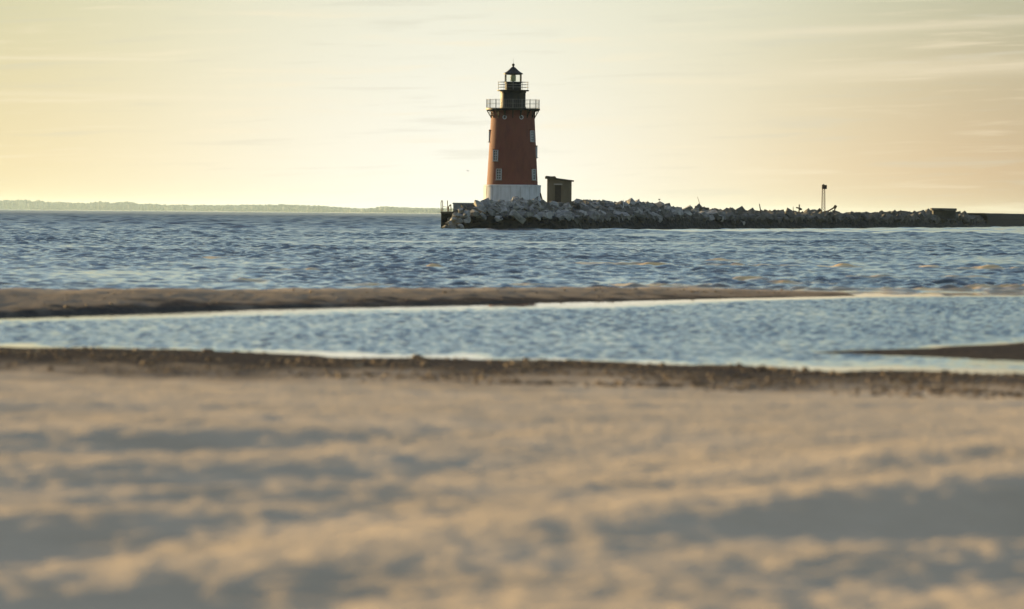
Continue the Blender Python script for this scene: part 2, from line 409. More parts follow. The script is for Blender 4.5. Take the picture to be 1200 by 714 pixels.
# dark tidal face
prof = [(-1.2, -1.0), (-0.5, 0.0), (-0.25, 0.3), (0, 0.6), (0.15, 0.9), (0.3, 1.2), (0.4, 1.45), (0.6, 1.65), (1.3, 1.75), (2.2, 1.8)]
P = []
for j, (o_, z_) in enumerate(prof):
    lump = 0.45 * gnoise(ss / 1.5, ss * 0 + z_ / 0.7, 71) + 0.25 * gnoise(ss / 0.6, ss * 0 + z_ / 0.35, 72)
    o2 = o_ + lump * (0.8 if 0 < j < 9 else 0)
    zz = z_ + 0.25 * gnoise(ss / 1.1, ss * 0 + j * 0.7, 73) * (1 if j > 1 else 0)
    P.append(np.stack([fx + nx * o2, fy - 700 + ny * o2, zz], -1))
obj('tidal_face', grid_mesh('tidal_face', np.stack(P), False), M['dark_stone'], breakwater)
# rubble core
zt = ztop(ss)
prof2 = [(0.9, 1.5, 0), (1.8, 1.6, 0), (3.0, 0.6, 1), (4.4, 0.85, 1), (5.5, 1.0, 1), (9.0, 1.0, 1), (20.0, 1.0, 1), (26.0, 0.2, 1), (27.0, -0.4, 1)]
P = []
for j, (o_, a_, rel) in enumerate(prof2):
    z_ = np.full_like(ss, a_) if not rel else zt * a_
    z_ = z_ + (0.25 * gnoise(ss / 1.7, ss * 0 + j * 0.8, 74) if 0 < j < 7 else 0)
    w_ = np.interp(ss, [0, 15, 30, LEN], [1.3, 1.3, 1.0, 1.0]) if o_ > 9 else 1
    P.append(np.stack([np.maximum(fx + nx * o_ * w_, np.minimum(-7.0, fx)), fy - 700 + ny * o_ * w_, z_], -1))
Pc = np.stack(P)
obj('rubble_core', grid_mesh('rubble_core', Pc, False), M['rubble'], breakwater)
# solid masonry lip at the far right
s2 = np.arange(S0_MASON, LEN, 3.0); x2, y2 = front(s2); n2x, n2y = normal_in(s2)
P = []
for (o_, z_) in [(0.15, -1), (0.35, 1.9), (0.6, 3.0), (1.2, 3.12), (6, 3.12), (6.1, 0)]:
    P.append(np.stack([x2 + n2x * o_ - 0.4 * n2x, y2 - 700 + n2y * o_, z_ + 0.08 * gnoise(s2 / 4, s2 * 0 + z_, 75)], -1))
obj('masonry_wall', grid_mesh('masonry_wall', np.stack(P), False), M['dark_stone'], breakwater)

# boulders ---------------------------------------------------------------
def rock_mesh(name, seed):
    r = random.Random(seed); bm = bmesh.new()
    for cx_ in (-1, 1):
        for cy_ in (-1, 1):
            for cz_ in (-1, 1):
                if r.random() < 0.12: continue
                bm.verts.new((cx_ * r.uniform(.55, 1.05), cy_ * .8 * r.uniform(.5, 1.05), cz_ * .55 * r.uniform(.5, 1.1)))
    for k in range(3):
        v = Vector((r.gauss(0, 1), r.gauss(0, 1), r.gauss(0, 1))).normalized(); bm.verts.new((v.x * 1.1, v.y * .9, v.z * .65))
    res = bmesh.ops.convex_hull(bm, input=bm.verts)
    bmesh.ops.delete(bm, geom=[v for v in bm.verts if not v.link_faces], context='VERTS')
    bmesh.ops.dissolve_limit(bm, angle_limit=R(9), verts=bm.verts, edges=bm.edges)
    bmesh.ops.bevel(bm, geom=list(bm.edges), offset=0.035, segments=1, affect='EDGES', clamp_overlap=True)
    bmesh.ops.triangulate(bm, faces=bm.faces)
    bmesh.ops.subdivide_edges(bm, edges=bm.edges, cuts=1, use_grid_fill=True)
    for v in bm.verts:
        v.co += Vector((r.uniform(-1, 1), r.uniform(-1, 1), r.uniform(-1, 1))) * 0.018
    bmesh.ops.recalc_face_normals(bm, faces=bm.faces)
    me = bpy.data.meshes.new(name); bm.to_mesh(me); bm.free()
    me.materials.append(M['boulder'])
    return me
ROCKS = [rock_mesh('boulder', 100 + k) for k in range(14)]

def core_z(s, off):
    zt_ = float(ztop(s))
    return float(np.interp(off, [0.3, 0.9, 1.8, 3.0, 4.4, 5.5, 9.0, 20], [1.3, 1.5, 1.65, 0.6 * zt_, 0.85 * zt_, zt_, zt_, zt_]))
spots = []
rr = random.Random(5)
def zone(s0, s1, dens, smin, smax):
    s = s0
    while s < s1:
        for off in (0.9, 2.0, 3.1, 4.3, 5.6, 7.0):
            if rr.random() < dens:
                o_ = off + rr.uniform(-0.5, 0.5); s_ = s + rr.uniform(-0.6, 0.6)
                if s_ < 1.8: continue
                size = rr.uniform(smin, smax) * (0.8 if off > 6 else 1)
                spots.append((s_, o_, size))
        s += (smin + smax) * 0.62
zone(1.5, 26, 1.0, 0.6, 1.25)
zone(26, 120, 0.85, 0.65, 1.25)
zone(120, 400, 0.6, 0.7, 1.4)
zone(400, S0_MASON - 20, 0.5, 0.8, 1.6)
TX, TY = -0.1, 722.0
placed = []
for (s_, o_, size) in spots:
    x0, y0 = front(s_); n0 = normal_in(np.array(s_)); x = float(x0 + n0[0] * o_); y = float(y0 + n0[1] * o_)
    if math.hypot(x - TX, y - TY) < 4.2 or (3.6 < x < 8.6 and 732 < y < 740): continue
    pxx = 600 + x / y * F
    if pxx < 530 and y < 712: continue
    if pxx < 560 and o_ > 2.4: continue
    z = core_z(s_, o_) + size * rr.uniform(0.05, 0.45)
    rot = (rr.uniform(-0.7, 0.7), rr.uniform(-0.7, 0.7), rr.uniform(0, 6.28))
    sc3 = (size * rr.uniform(0.85, 1.35), size * rr.uniform(0.8, 1.2), size * rr.uniform(0.75, 1.15))
    placed.append((x, y, z, rot, sc3, rr.randrange(14)))
# heap in front of the white base, and a few big ones on the crest
for (px, py, Y_, sz) in [(604, 233, 714.5, .75), (607, 236, 714, .8), (613, 234.5, 714.6, .6), (618, 237, 714, .8), (626, 237, 714.5, .7), (598, 238, 714, .7), (632, 238, 715, .6), (590, 239.5, 714, .6),
                         (694, 235.5, 752, .75), (761, 236.2, 800, .85), (752, 238, 797, .7), (804, 238.8, 832, .5), (812, 239, 836, .55), (859, 243.5, 868, .8), (870, 244.5, 878, .7), (865, 246, 875, .9), (842, 243.5, 852, .8), (995, 246.5, 1010, .9), (1036, 248, 1050, .8), (1053, 248, 1068, .9)]:
    x, z = at(px, py, Y_)
    placed.append((x, Y_, z, (rr.uniform(-.4, .4), rr.uniform(-.4, .4), rr.uniform(0, 6.28)), (sz * 1.25, sz, sz * 0.95), rr.randrange(14)))
# sunlit pile at the left tip
for (px, py, Y_, sz) in [(543.5, 241, 700.6, .55), (540, 246, 699.6, .6), (535, 252, 698.2, .75), (531, 257, 697.4, .6), (538, 259, 697.4, .7), (526, 261, 696.8, .6), (521, 265, 696.2, .55), (530, 265.5, 695.9, .7), (540, 264.5, 696.8, .6), (534, 247, 699.2, .5), (546, 250, 699.3, .8), (548, 257, 698.6, .8), (530, 262, 699.5, .8), (534, 256, 700, .9), (528, 257, 700.2, .7), (540, 253, 700.6, .9), (537, 266, 696.2, .5),
                         (772, 238, 806, .55), (556, 249, 700.4, .8), (566, 246, 702.5, .9), (574, 248, 702.5, .9)]:
    x, z = at(px, py, Y_)
    placed.append((x, Y_, z, (rr.uniform(-.4, .4), rr.uniform(-.4, .4), rr.uniform(0, 6.28)), (sz, sz, sz), rr.randrange(14)))
def ground_z(x, y):
    sg = np.arange(0, 700, 0.5); gx, gy = front(sg); d2 = (gx - x) ** 2 + (gy - y) ** 2; k = int(np.argmin(d2))
    return core_z(sg[k], math.sqrt(d2[k]))
placed = [(x, y, min(z, ground_z(x, y) + .5 * sc3[2]) if y > 716 else z, rot, sc3, k) for (x, y, z, rot, sc3, k) in placed]
placed = [(x, y, z - (.08 if y < 716 else 0), rot, tuple(v * (.74 if y < 900 else .8) for v in sc3), k) for (x, y, z, rot, sc3, k) in placed]
placed.sort(key=lambda p: -(p[4][0] * p[4][2]) / (p[1] ** 2) * (1 if p[1] < 900 else 0.2) * (3 if p[1] < 716 else 1))
near, rest = placed[:296], placed[296:]
for (x, y, z, rot, sc3, k) in near:
    o = bpy.data.objects.new('boulder', ROCKS[k]); C.objects.link(o)
    o.location = (x, y, z); o.rotation_euler = rot; o.scale = sc3
    px = 600 + x / y * F
    if px < 548 and y < 703:
        tag(o, 'weathered boulder in the sunlit pile at the left tip below the rusty railing', 'boulder', 'boulders at the left tip of the breakwater')
    elif px < 640:
        tag(o, 'pale grey angular boulder heaped in front of the white lighthouse base', 'boulder', 'boulders in front of the lighthouse')
    elif px < 700:
        tag(o, 'grey angular boulder heaped below and beside the small brown shed', 'boulder', 'boulders around the shed')
    else:
        tag(o, 'grey angular boulder on the breakwater slope right of the shed', 'boulder', 'boulders along the breakwater flank')
vs, fs, off = [], [], 0
for (x, y, z, rot, sc3, k) in rest:
    me = ROCKS[k]
    co = np.empty(len(me.vertices) * 3); me.vertices.foreach_get('co', co); co = co.reshape(-1, 3)
    mt = np.array((Matrix.Translation((x, y, z)) @ (Matrix.Rotation(rot[2], 4, 'Z') @ Matrix.Rotation(rot[1], 4, 'Y') @ Matrix.Rotation(rot[0], 4, 'X')) @ Matrix.Diagonal((*sc3, 1))))
    vs.append(co @ mt[:3, :3].T + mt[:3, 3])
    fs += [[v + off for v in p.vertices] for p in me.polygons]; off += len(co)
me = bpy.data.meshes.new('riprap'); me.from_pydata(np.concatenate(vs).tolist(), [], fs); me.update()
tag(obj('riprap', me, M['riprap']), 'distant grey rock rubble covering the rest of the breakwater', 'rock rubble', kind='stuff')

# flat concrete slab far along the breakwater
x0, z0 = at(1105.5, 248.2, 1150); w = 29 * 1150 / F
t = empty('concrete_slab', (x0, 1150, z0))
tag(t, 'flat topped concrete slab lying on the rocks near the right end of the breakwater', 'concrete slab')
b_ = MB(); b_.box(0, 0, 0.45, w, 5, 0.5, Matrix.Rotation(0.01, 3, 'Y')); b_.build('slab', M['riprap'], t, bevel=0.05)
b_ = MB(); b_.box(0.1, 0.3, -0.6, w * 0.9, 4.2, 1.62); b_.build('footing', M['rubble'], t, bevel=0.05)

# ------------------------------------------------------------------ lighthouse
S = 722 / F
def zz(y): return H - (y - 250.7) * S
lh = empty('lighthouse', (TX, TY, 0))
tag(lh, 'dark red brick lighthouse with white concrete base and black lantern room', 'lighthouse')
# white base with panel joints
zb0, zb1 = 2.4, zz(217)
base = MB().lathe([(3.68, zb0), (3.62, zb1 - 0.22), (3.66, zb1 - 0.2), (3.66, zb1), (3.3, zb1 + 0.03)], 96).build('base', M['white_base'], lh, True)
jn = MB()
for k in range(18):
    a = 2 * math.pi * (k + 0.35) / 18
    jn.box(3.645 * math.cos(a), 3.645 * math.sin(a), (zb0 + zb1 - .2) / 2, 0.02, 0.035, zb1 - zb0 - .3, Matrix.Rotation(a, 3, 'Z'))
jn.build('panel_joint', M['concrete'], base)
z1 = zz(129.5)
def rad(z): return 3.24 + (2.72 - 3.24) * (z - zb1) / (z1 - zb1)
shaft = MB().lathe([(rad(zb1), zb1 + 0.0), (rad((zb1 + z1) / 2), (zb1 + z1) / 2), (rad(z1 - .6), z1 - .6), (rad(z1 - .6) + .07, z1 - .55), (rad(z1) + .07, z1)], 96).build('brick_shaft', M['brick'], lh, True)

def wall_part(theta, z):
    """frame of reference on the shaft: x across, y outward, at angle theta from the camera side (right positive)"""
    n = Vector((math.sin(theta), -math.cos(theta), 0)); t_ = Vector((math.cos(theta), math.sin(theta), 0))
    m_ = Matrix((t_, -n, Vector((0, 0, 1)))).transposed().to_4x4()
    m_.translation = n * (rad(z) - 0.02) + Vector((0, 0, z))
    return m_
def window(theta, z, w=0.76, h=1.36):
    f = MB(); d = -0.05
    for sx in (-1, 1): f.box(sx * (w / 2 - .03), d, 0, .06, .2, h)
    for sz in (-1, 1): f.box(0, d, sz * (h / 2 - .04), w - .12, .2, .07)
    fr_ = f.build('window', M['white_paint'], lh); fr_.matrix_local = wall_part(theta, z)
    g = MB(); g.box(0, d, 0, .06, .1, h - .2)
    for q in (-.34, 0, .34):
        for sx in (-1, 1): g.box(sx * (w / 4 - .035), d, q * h * .7, w / 2 - .13, .1, .05 if q else .075)
    g.build('muntins', M['white_paint'], fr_)
    p = MB(); p.box(0, -0.03, 0, w - .16, .06, h - .16); p.build('pane', M['dark_pane'], fr_)
    s_ = MB(); s_.box(0, -.1, -h / 2 - .06, w + .16, .3, .1); s_.build('sill', M['concrete'], fr_)
    l_ = MB(); l_.box(0, -.06, h / 2 + .07, w + .2, .2, .13); l_.build('lintel', M['brick'], fr_)
for th, yy in ((-44, 182.5), (-32, 204.5), (57, 159.5), (58, 204.5), (-88, 160), (85, 178)):
    window(R(th), zz(yy))
for th in (-21.8, 23):
    f = MB(); f.lathe([(0.27, -0.06), (0.27, 0.08), (0.17, 0.08), (0.17, -0.06)], 24, False)
    pf = f.build('porthole', M['white_paint'], lh, True)
    pf.matrix_local = wall_part(R(th), zz(138)) @ Matrix.Rotation(R(90), 4, 'X')
    MB().lathe([(0.17, -0.04), (0.17, 0.02)], 20).build('pane', M['dark_pane'], pf)
# main gallery
gr = 3.44
zd0, zd1 = zz(129.6), zz(127.4)
deck = MB().lathe([(2.5, zd0), (gr - .05, zd0), (gr, zd0 + .05), (gr, zd1), (1.4, zd1 + .03)], 72).build('gallery_deck', M['black_iron'], lh, True)
for k in range(18):
    a = 2 * math.pi * (k + .5) / 18
    br = MB(); r0 = rad(zd0 - .8)
    br.bar((r0 + .02, 0, zd0 - .95), (gr - .12, 0, zd0 - .06), .05, 8); br.bar((r0 + .06, 0, zd0 - 1.0), (r0 + .06, 0, zd0 - .02), .06, 8)
    br.bar((r0 + .05, 0, zd0 - .06), (gr - .1, 0, zd0 - .06), .05, 8)
    br.ring(0.1, 0, .03, 8) if False else None
    br.bar((r0 + .28, 0, zd0 - .12), (r0 + .28, 0, zd0 - .62), .035, 6)
    o = br.build('bracket', M['black_iron'], lh); o.rotation_euler = (0, 0, a)
def railing(name, r, z0_, h, nposts, nbal, rails, parent, rp, rb):
    q = MB()
    for k in range(nposts):
        a = 2 * math.pi * (k + .5) / nposts; q.bar((r * math.cos(a), r * math.sin(a), z0_), (r * math.cos(a), r * math.sin(a), z0_ + h + .06), rp, 6)
    for k in range(nbal):
        a = 2 * math.pi * k / nbal; q.bar((r * math.cos(a), r * math.sin(a), z0_), (r * math.cos(a), r * math.sin(a), z0_ + h), rb, 4)
    for f_ in rails: q.ring(r, z0_ + h * f_, rb * 1.35, 48)
    return q.build(name, M['rail_iron'], parent)
railing('gallery_railing', gr - .08, zd1, 1.12, 18, 90, (0.07, 0.55, 1.0), lh, .032, .011)
# watch room, upper gallery, lantern
zw1 = zz(107.2)
MB().lathe([(1.66, zd1), (1.66, zd1 + .2), (1.6, zd1 + .22), (1.6, zw1 - .25), (1.66, zw1 - .2), (1.66, zw1)], 64).build('watch_room', M['black_iron'], lh, True)
wd = MB(); wd.box(0.3, -1.6, zd1 + 1.0, .75, .1, 1.7); wd.build('watch_room_door', M['black_iron'], lh)
up = MB().lathe([(1.3, zw1), (1.95, zw1), (2.03, zw1 + .06), (2.03, zw1 + .16), (.9, zw1 + .18)], 64).build('lantern_gallery', M['black_iron'], lh, True)
railing('lantern_railing', 1.96, zw1 + .16, 1.0, 10, 0, (0.35, 0.68, 1.0), up, .03, .018)
zl0, zl1, zl2 = zw1 + .16, zz(96.8), zz(87.2)
MB().lathe([(1.03, zl0), (1.03, zl1 - .1), (1.1, zl1 - .06), (1.1, zl1)], 48).build('lantern_wall', M['black_iron'], lh, True)
MB().lathe([(1.05, zl1), (1.05, zl2)], 10, False).build('lantern_glazing', M['glass'], lh)
mu = MB()
for k in range(10):
    a = 2 * math.pi * k / 10; mu.bar((1.06 * math.cos(a), 1.06 * math.sin(a), zl1), (1.06 * math.cos(a), 1.06 * math.sin(a), zl2), .02, 6)
mu.ring(1.06, zl1 + .03, .035, 10); mu.ring(1.06, zl2 - .03, .035, 10)
mu.build('glazing_bars', M['black_iron'], lh)
ln = MB().lathe([(0.2, zl1 + .12), (.31, zl1 + .22), (.34, zl1 + .55), (.32, zl1 + .85), (.2, zl1 + .98)], 24).build('lens', M['lens'], lh, True)
MB().lathe([(0.3, zl1 - .02), (.3, zl1 + .03), (.1, zl1 + .05), (.1, zl1 + .13)], 16).build('pedestal', M['black_iron'], ln)
za = zz(79)
rf = MB().lathe([(1.12, zl2 - .02), (1.25, zl2), (1.25, zl2 + .08), (.72, zl2 + .42), (.25, za - .02), (.13, za + .05), (.1, za + .12)], 10).build('roof', M['black_iron'], lh)
MB().sphere((0, 0, zz(76.3)), .19, 2).build('ball', M['black_iron'], rf, True)
MB().bar((0, 0, zz(76)), (0, 0, zz(69)), .022, 6, .008).build('lightning_rod', M['black_iron'], rf)
# leaning stay beside the base
MB().bar((3.55, -.9, zz(226)), (3.95, -1.0, zz(239)), .1, 8).build('drain_pipe', M['rust'], lh)

# ------------------------------------------------------------------ shed
YS = 736; SS = YS / F
xs0, zs0 = at(655.3, 238.5, YS)
shd = empty('shed', (xs0, YS, zs0 - .5))
tag(shd, 'small brown concrete shed with sloping roof beside the lighthouse', 'shed')
wd_ = 28.6 * SS; x_l = -wd_ / 2; x_r = wd_ / 2
hl = (238.5 - 210) * SS + .5; hr_ = (238.5 - 213) * SS + .5
q = MB()
dx0, dx1, dzt = x_l + 9.0 * SS, x_l + 16.4 * SS, (238.5 - 217) * SS + .5
def roofz(x): return hl + (hr_ - hl) * (x - x_l) / wd_
q.prism([(x_l, 0), (dx0, 0), (dx0, roofz(dx0)), (x_l, hl)], -1.5, -1.25)
q.prism([(dx1, 0), (x_r, 0), (x_r, hr_), (dx1, roofz(dx1))], -1.5, -1.25)
q.prism([(dx0, dzt), (dx1, dzt), (dx1, roofz(dx1)), (dx0, roofz(dx0))], -1.5, -1.25)
q.prism([(x_l, 0), (x_r, 0), (x_r, hr_), (x_l, hl)], 1.25, 1.5)
q.prism([(-1.25, 0), (1.25, 0), (1.25, hl - .05), (-1.25, hl - .05)], x_l, x_l + .25, 'x')
q.prism([(-1.25, 0), (1.25, 0), (1.25, hr_ - .05), (-1.25, hr_ - .05)], x_r - .25, x_r, 'x')
q.build('walls', M['shed_wall'], shd)
MB().box((dx0 + dx1) / 2, -1.32, dzt / 2 + .1, dx1 - dx0 - .02, .06, dzt - .25).build('door', M['shed_door'], shd)
lt = MB().box((dx0 + dx1) / 2, -1.52, dzt + .09, dx1 - dx0 + .3, .1, .16).build('door_lintel', M['concrete'], shd)
r_ = MB(); o_ = .28
r_.prism([(x_l - o_, hl + .03), (x_r + o_, roofz(x_r + o_) + .02), (x_r + o_, roofz(x_r + o_) + .2), (x_l + 1.2, roofz(x_l + 1.2) + .25), (x_l + 1.0, hl + .36), (x_l + .5, hl + .33), (x_l - .1, hl + .4), (x_l - o_, hl + .3)], -1.75, 1.75)
r_.build('roof', M['shed_roof'], shd)

# ------------------------------------------------------------------ concrete platform + landing at the left tip
YP = 709
xa, za_ = at(531, 247.5, YP); xb, zb_ = at(566, 238.2, YP)
pl = empty('concrete_platform', ((xa + xb) / 2, YP, 0))
tag(pl, 'low pale concrete platform left of the lighthouse base behind the boulders', 'platform')
w = xb - xa
MB().box(0, 2.2, (zb_ - .6) / 2, w, 5.2, zb_ + .6 - .18).build('retaining_wall', M['concrete'], pl, bevel=.04)
MB().box(0, 2.2, zb_ - .06, w + .16, 5.4, .18).build('coping', M['concrete'], pl, bevel=.03)
YL = 702.0
xa, zt_ = at(517, 248, YL); xb, _ = at(531, 248, YL)
ld = empty('landing', ((xa + xb) / 2, YL, 0))
tag(ld, 'dark timber landing with rusty ladder hoops at the left tip of the breakwater', 'landing')
w = xb - xa
for k in range(4):
    for j in range(3):
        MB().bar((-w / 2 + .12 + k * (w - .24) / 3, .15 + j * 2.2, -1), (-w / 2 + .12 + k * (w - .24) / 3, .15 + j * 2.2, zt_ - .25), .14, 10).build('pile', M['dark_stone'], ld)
q = MB()
for k in range(7): q.box(0, .0 + .02 * (k % 2), .05 + k * .34, w - .02, .07, .335)
q.build('fender_planks', M['dark_stone'], ld)
MB().box(0, 2.4, zt_ - .13, w + .1, 5.2, .24).build('deck', M['timber'], ld)
def pt(px, py, Y_=YL): # local to the landing
    x, z = at(px, py, Y_); return x - (xa + xb) / 2, z
def poly(pts, r, name, y=.1):
    q = MB(); P_ = [pt(*p) for p in pts]
    for a, b in zip(P_[:-1], P_[1:]): q.bar((a[0], y, a[1]), (b[0], y, b[1]), r, 8)
    return q.build(name, M['rust'], ld)
poly([(517.0, 248), (516.8, 238), (517.3, 235.6), (518, 235), (518.7, 236), (518.9, 248)], .05, 'ladder_hoop')
poly([(524.6, 248), (524.4, 235)], .05, 'rail_post')
poly([(526, 248), (525.6, 243), (526.4, 241.2), (528.3, 240.4)], .07, 'bollard_pipe', .4)
poly([(528.6, 248), (528.2, 239.4)], .06, 'rail_post', .5)
poly([(519, 242), (524.5, 243)], .025, 'hand_rail')

# ------------------------------------------------------------------ small things on the breakwater
def root_at(name, px, py, Y_):
    x, z = at(px, py, Y_); return empty(name, (x, Y_, z)), Y_ / F
t, s_ = root_at('beacon_tower', 964.8, 247.5, 972)
tag(t, 'thin lattice beacon tower with dark square head on the breakwater', 'beacon')
hh = 26 * s_; wb = 2.0 * s_; wt = 1.5 * s_
legs = [(-1, -1), (1, -1), (1, 1), (-1, 1)]
for sx, sy in legs:
    MB().bar((sx * wb, sy * wb, -.4), (sx * wt, sy * wt, hh), .05, 6).build('leg', M['rust'], t)
q = MB(); n = 7
for k in range(n):
    f0, f1 = k / n, (k + 1) / n; w0 = wb + (wt - wb) * f0; w1 = wb + (wt - wb) * f1
    for a, b in zip(legs, legs[1:] + legs[:1]):
        q.bar((a[0] * w0, a[1] * w0, hh * f0), (b[0] * w1, b[1] * w1, hh * f1), .028, 5)
        q.bar((a[0] * w1, a[1] * w1, hh * f1), (b[0] * w1, b[1] * w1, hh * f1), .028, 5)
q.build('lattice', M['rust'], t)
MB().box(.05, 0, hh + .03, 4.6 * s_, 4.6 * s_, .06).build('platform', M['black_iron'], t)
MB().box(-1.0 * s_ + .1, -.2, hh + 2.3 * s_, 3.4 * s_, .08, 5.2 * s_).build('day_board', M['rust'], t)
MB().box(1.9 * s_ + .1, -.15, hh + 2.2 * s_, 2.4 * s_, .3, 4.8 * s_).build('battery_box', M['black_iron'], t)
MB().lathe([(.12, hh + 4.7 * s_), (.12, hh + 5.3 * s_), (.05, hh + 5.7 * s_)], 10).build('lamp', M['black_iron'], t)

def rod(name, p0, p1, Y_, r, label, cat, mat='timber'):
    x0, z0 = at(*p0, Y_); x1, z1 = at(*p1, Y_)
    q = MB(); q.bar((0, 0, -.4), (x1 - x0, 0, z1 - z0), r, 7, r * .6)
    o = q.build(name, M[mat]); o.location = (x0, Y_, z0); tag(o, label, cat)
rod('iron_rod', (821.5, 241), (817.3, 230.8), 842, .045, 'long thin iron rod leaning left above the breakwater rocks', 'rod', 'rust')
rod('timber_stake', (891.8, 247), (889.8, 239), 905, .11, 'short thick timber stake tilted left among the rocks', 'stake')
rod('marker_post', (929.6, 247), (929.4, 242.3), 942, .07, 'short upright post just left of the crossed timbers', 'post')
rod('white_stake', (730.6, 240), (730.4, 234.5), 770, .06, 'small pale upright stake on the rocks right of the shed', 'stake', 'white_paint')
t, s_ = root_at('broken_signpost', 936.3, 247, 946); tag(t, 'broken timber post with slanting crosspiece beside the beacon tower', 'signpost')
MB().bar((0, 0, -.4), (.05, 0, 7.2 * s_), .11, 7).build('post', M['timber'], t)
MB().box(-.1, -.12, 3.0 * s_, 6 * s_, .08, .22, Matrix.Rotation(.22, 3, 'Y')).build('crosspiece', M['timber'], t)
MB().box(.25, -.1, 1.6 * s_, 3.4 * s_, .1, .3, Matrix.Rotation(-.05, 3, 'Y')).build('lower_board', M['timber'], t)
t, s_ = root_at('leaning_davit', 972, 246.5, 982); tag(t, 'rusty davit leaning right with a heavy head on the rocks', 'davit')
MB().bar((-.3, 0, -.2), (6.5 * s_, 0, 3.8 * s_), .13, 8).build('arm', M['rust'], t)
hd = MB(); hd.box(6.6 * s_, 0, 3.9 * s_, .5, .4, .62, Matrix.Rotation(.5, 3, 'Y')); hd.box(6.2 * s_, 0, 1.6 * s_, .22, .25, .7); hd.build('head', M['rust'], t, bevel=.06)

def gull(name, px, py, Y_, span, label, mat, flying=True, yaw=0.0):
    x, z = at(px, py, Y_)
    t = empty(name, (x, Y_, z), yaw); tag(t, label, 'gull')
    q = MB()
    q.sphere((0, 0, 0), .1 * span, 2, (1.9, .8, .8)); q.sphere((-.2 * span, 0, .03 * span), .055 * span, 2); q.bar((-.24 * span, 0, .03 * span), (-.31 * span, 0, .02 * span), .015 * span, 6, .004)
    q.bar((.12 * span, 0, 0), (.3 * span, 0, .01 * span), .06 * span, 6, .07 * span)
    q.build('body', M[mat], t, True)
    if flying:
        for s2_ in (-1, 1):
            w_ = MB(); P0 = [(-.09, .05), (.1, .05), (.06, .27), (-.07, .28), ( -.02, .5)]
            A = [(-.09, .06, 0), (.1, .06, 0), (.08, .27, .09), (-.08, .27, .09)]
            B_ = [(.06, .5, .05), (-.02, .5, .05)]
            up_ = []
            for dz in (.008, -.008):
                up_.append([w_.bm.verts.new((v[0] * span, s2_ * v[1] * span, (v[2] + dz) * span)) for v in A + B_])
            for U, fl in ((up_[0], 1), (up_[1], 0)):
                w_.bm.faces.new((U[0], U[1], U[2], U[3])); w_.bm.faces.new((U[3], U[2], U[4], U[5]))
            lp = [0, 1, 2, 4, 5, 3]
            for a, b in zip(lp, lp[1:] + lp[:1]): w_.bm.faces.new((up_[0][a], up_[0][b], up_[1][b], up_[1][a]))
            w_.build('wing', M[mat], t)
    else:
        l_ = MB()
        for s2_ in (-1, 1): l_.bar((0, s2_ * .04 * span, -.05 * span), (0, s2_ * .04 * span, -.3 * span), .012 * span, 5)
        l_.build('legs', M[mat], t)
gull('gull', 548, 200.3, 1700, 1.2, 'gull gliding low in the sky just left of the lighthouse', 'feather', True, R(15))
gull('gull', 231.5, 219.5, 2600, 1.3, 'gull flying low above the far shore at left', 'feather', True, R(-30))
gull('gull', 772.5, 233.9, 806, 1.1, 'dark gull perched on the breakwater crest right of the shed', 'feather_dark', False, R(70))

# ------------------------------------------------------------------ far shore
def shoreY(px): return np.interp(px, [-400, 0, 260, 520, 700, 1000], [31500, 31000, 29500, 28000, 27000, 26000])
px = np.linspace(-420, 760, 420); Ys = shoreY(px); Xs = (px - 600) * Ys / F
hgt = 6 + 4.0 * gnoise(px / 70, px * 0, 81)
rows = []
for k, (dy, f_) in enumerate([(0, -.3), (30, .25), (140, .6), (400, 1.0), (900, 1.2), (2000, 1.2), (2100, -1)]):
    rows.append(np.stack([Xs * (1 + dy / Ys), Ys + dy, hgt * f_], -1))
tag(obj('far_shore', grid_mesh('far_shore', np.stack(rows), True), M['far_land']), 'low hazy far shore across the bay', kind='structure')
def tree_top(p):      # photo row of the tree line above the water line
    return hor(p) + 0.6 - np.interp(p, [-400, 0, 40, 100, 115, 125, 132, 140, 150, 162, 200, 260, 340, 380, 405, 425, 450, 480, 520, 700],
                        [235, 235, 236, 239, 236.8, 237.6, 238.4, 236.8, 237.4, 239.4, 240.5, 241, 240.3, 242, 244, 245, 242.8, 244, 244.6, 249])
bmt = bmesh.new()
bmesh.ops.create_icosphere(bmt, subdivisions=2, radius=1.0)
tco = np.array([v.co[:] for v in bmt.verts]); tf = [[v.index for v in f.verts] for f in bmt.faces]; bmt.free()
vs, fs, off = [], [], 0
for k in range(5200):
    p = rr.uniform(-420, 740); Y_ = float(shoreY(p)); dy = rr.uniform(60, 500); X_ = (p - 600) * Y_ / F * (1 + dy / Y_)
    h = float(tree_top(p)) * Y_ / F * rr.uniform(.7, 1.03); r = rr.uniform(6, 17)
    jit = 1 + 0.22 * rng.standard_normal((len(tco), 1)).clip(-1.5, 1.5)
    c = tco * jit * np.array([r, r, h * .5]) + np.array([X_, Y_ + dy, h * .52])
    vs.append(c); fs += [[v + off for v in f] for f in tf]; off += len(tco)
me = bpy.data.meshes.new('far_treeline'); me.from_pydata(np.concatenate(vs).tolist(), [], fs); me.update()
tag(obj('far_treeline', me, M['far_tree']), 'hazy wooded tree line along the far shore', 'woodland', kind='stuff')

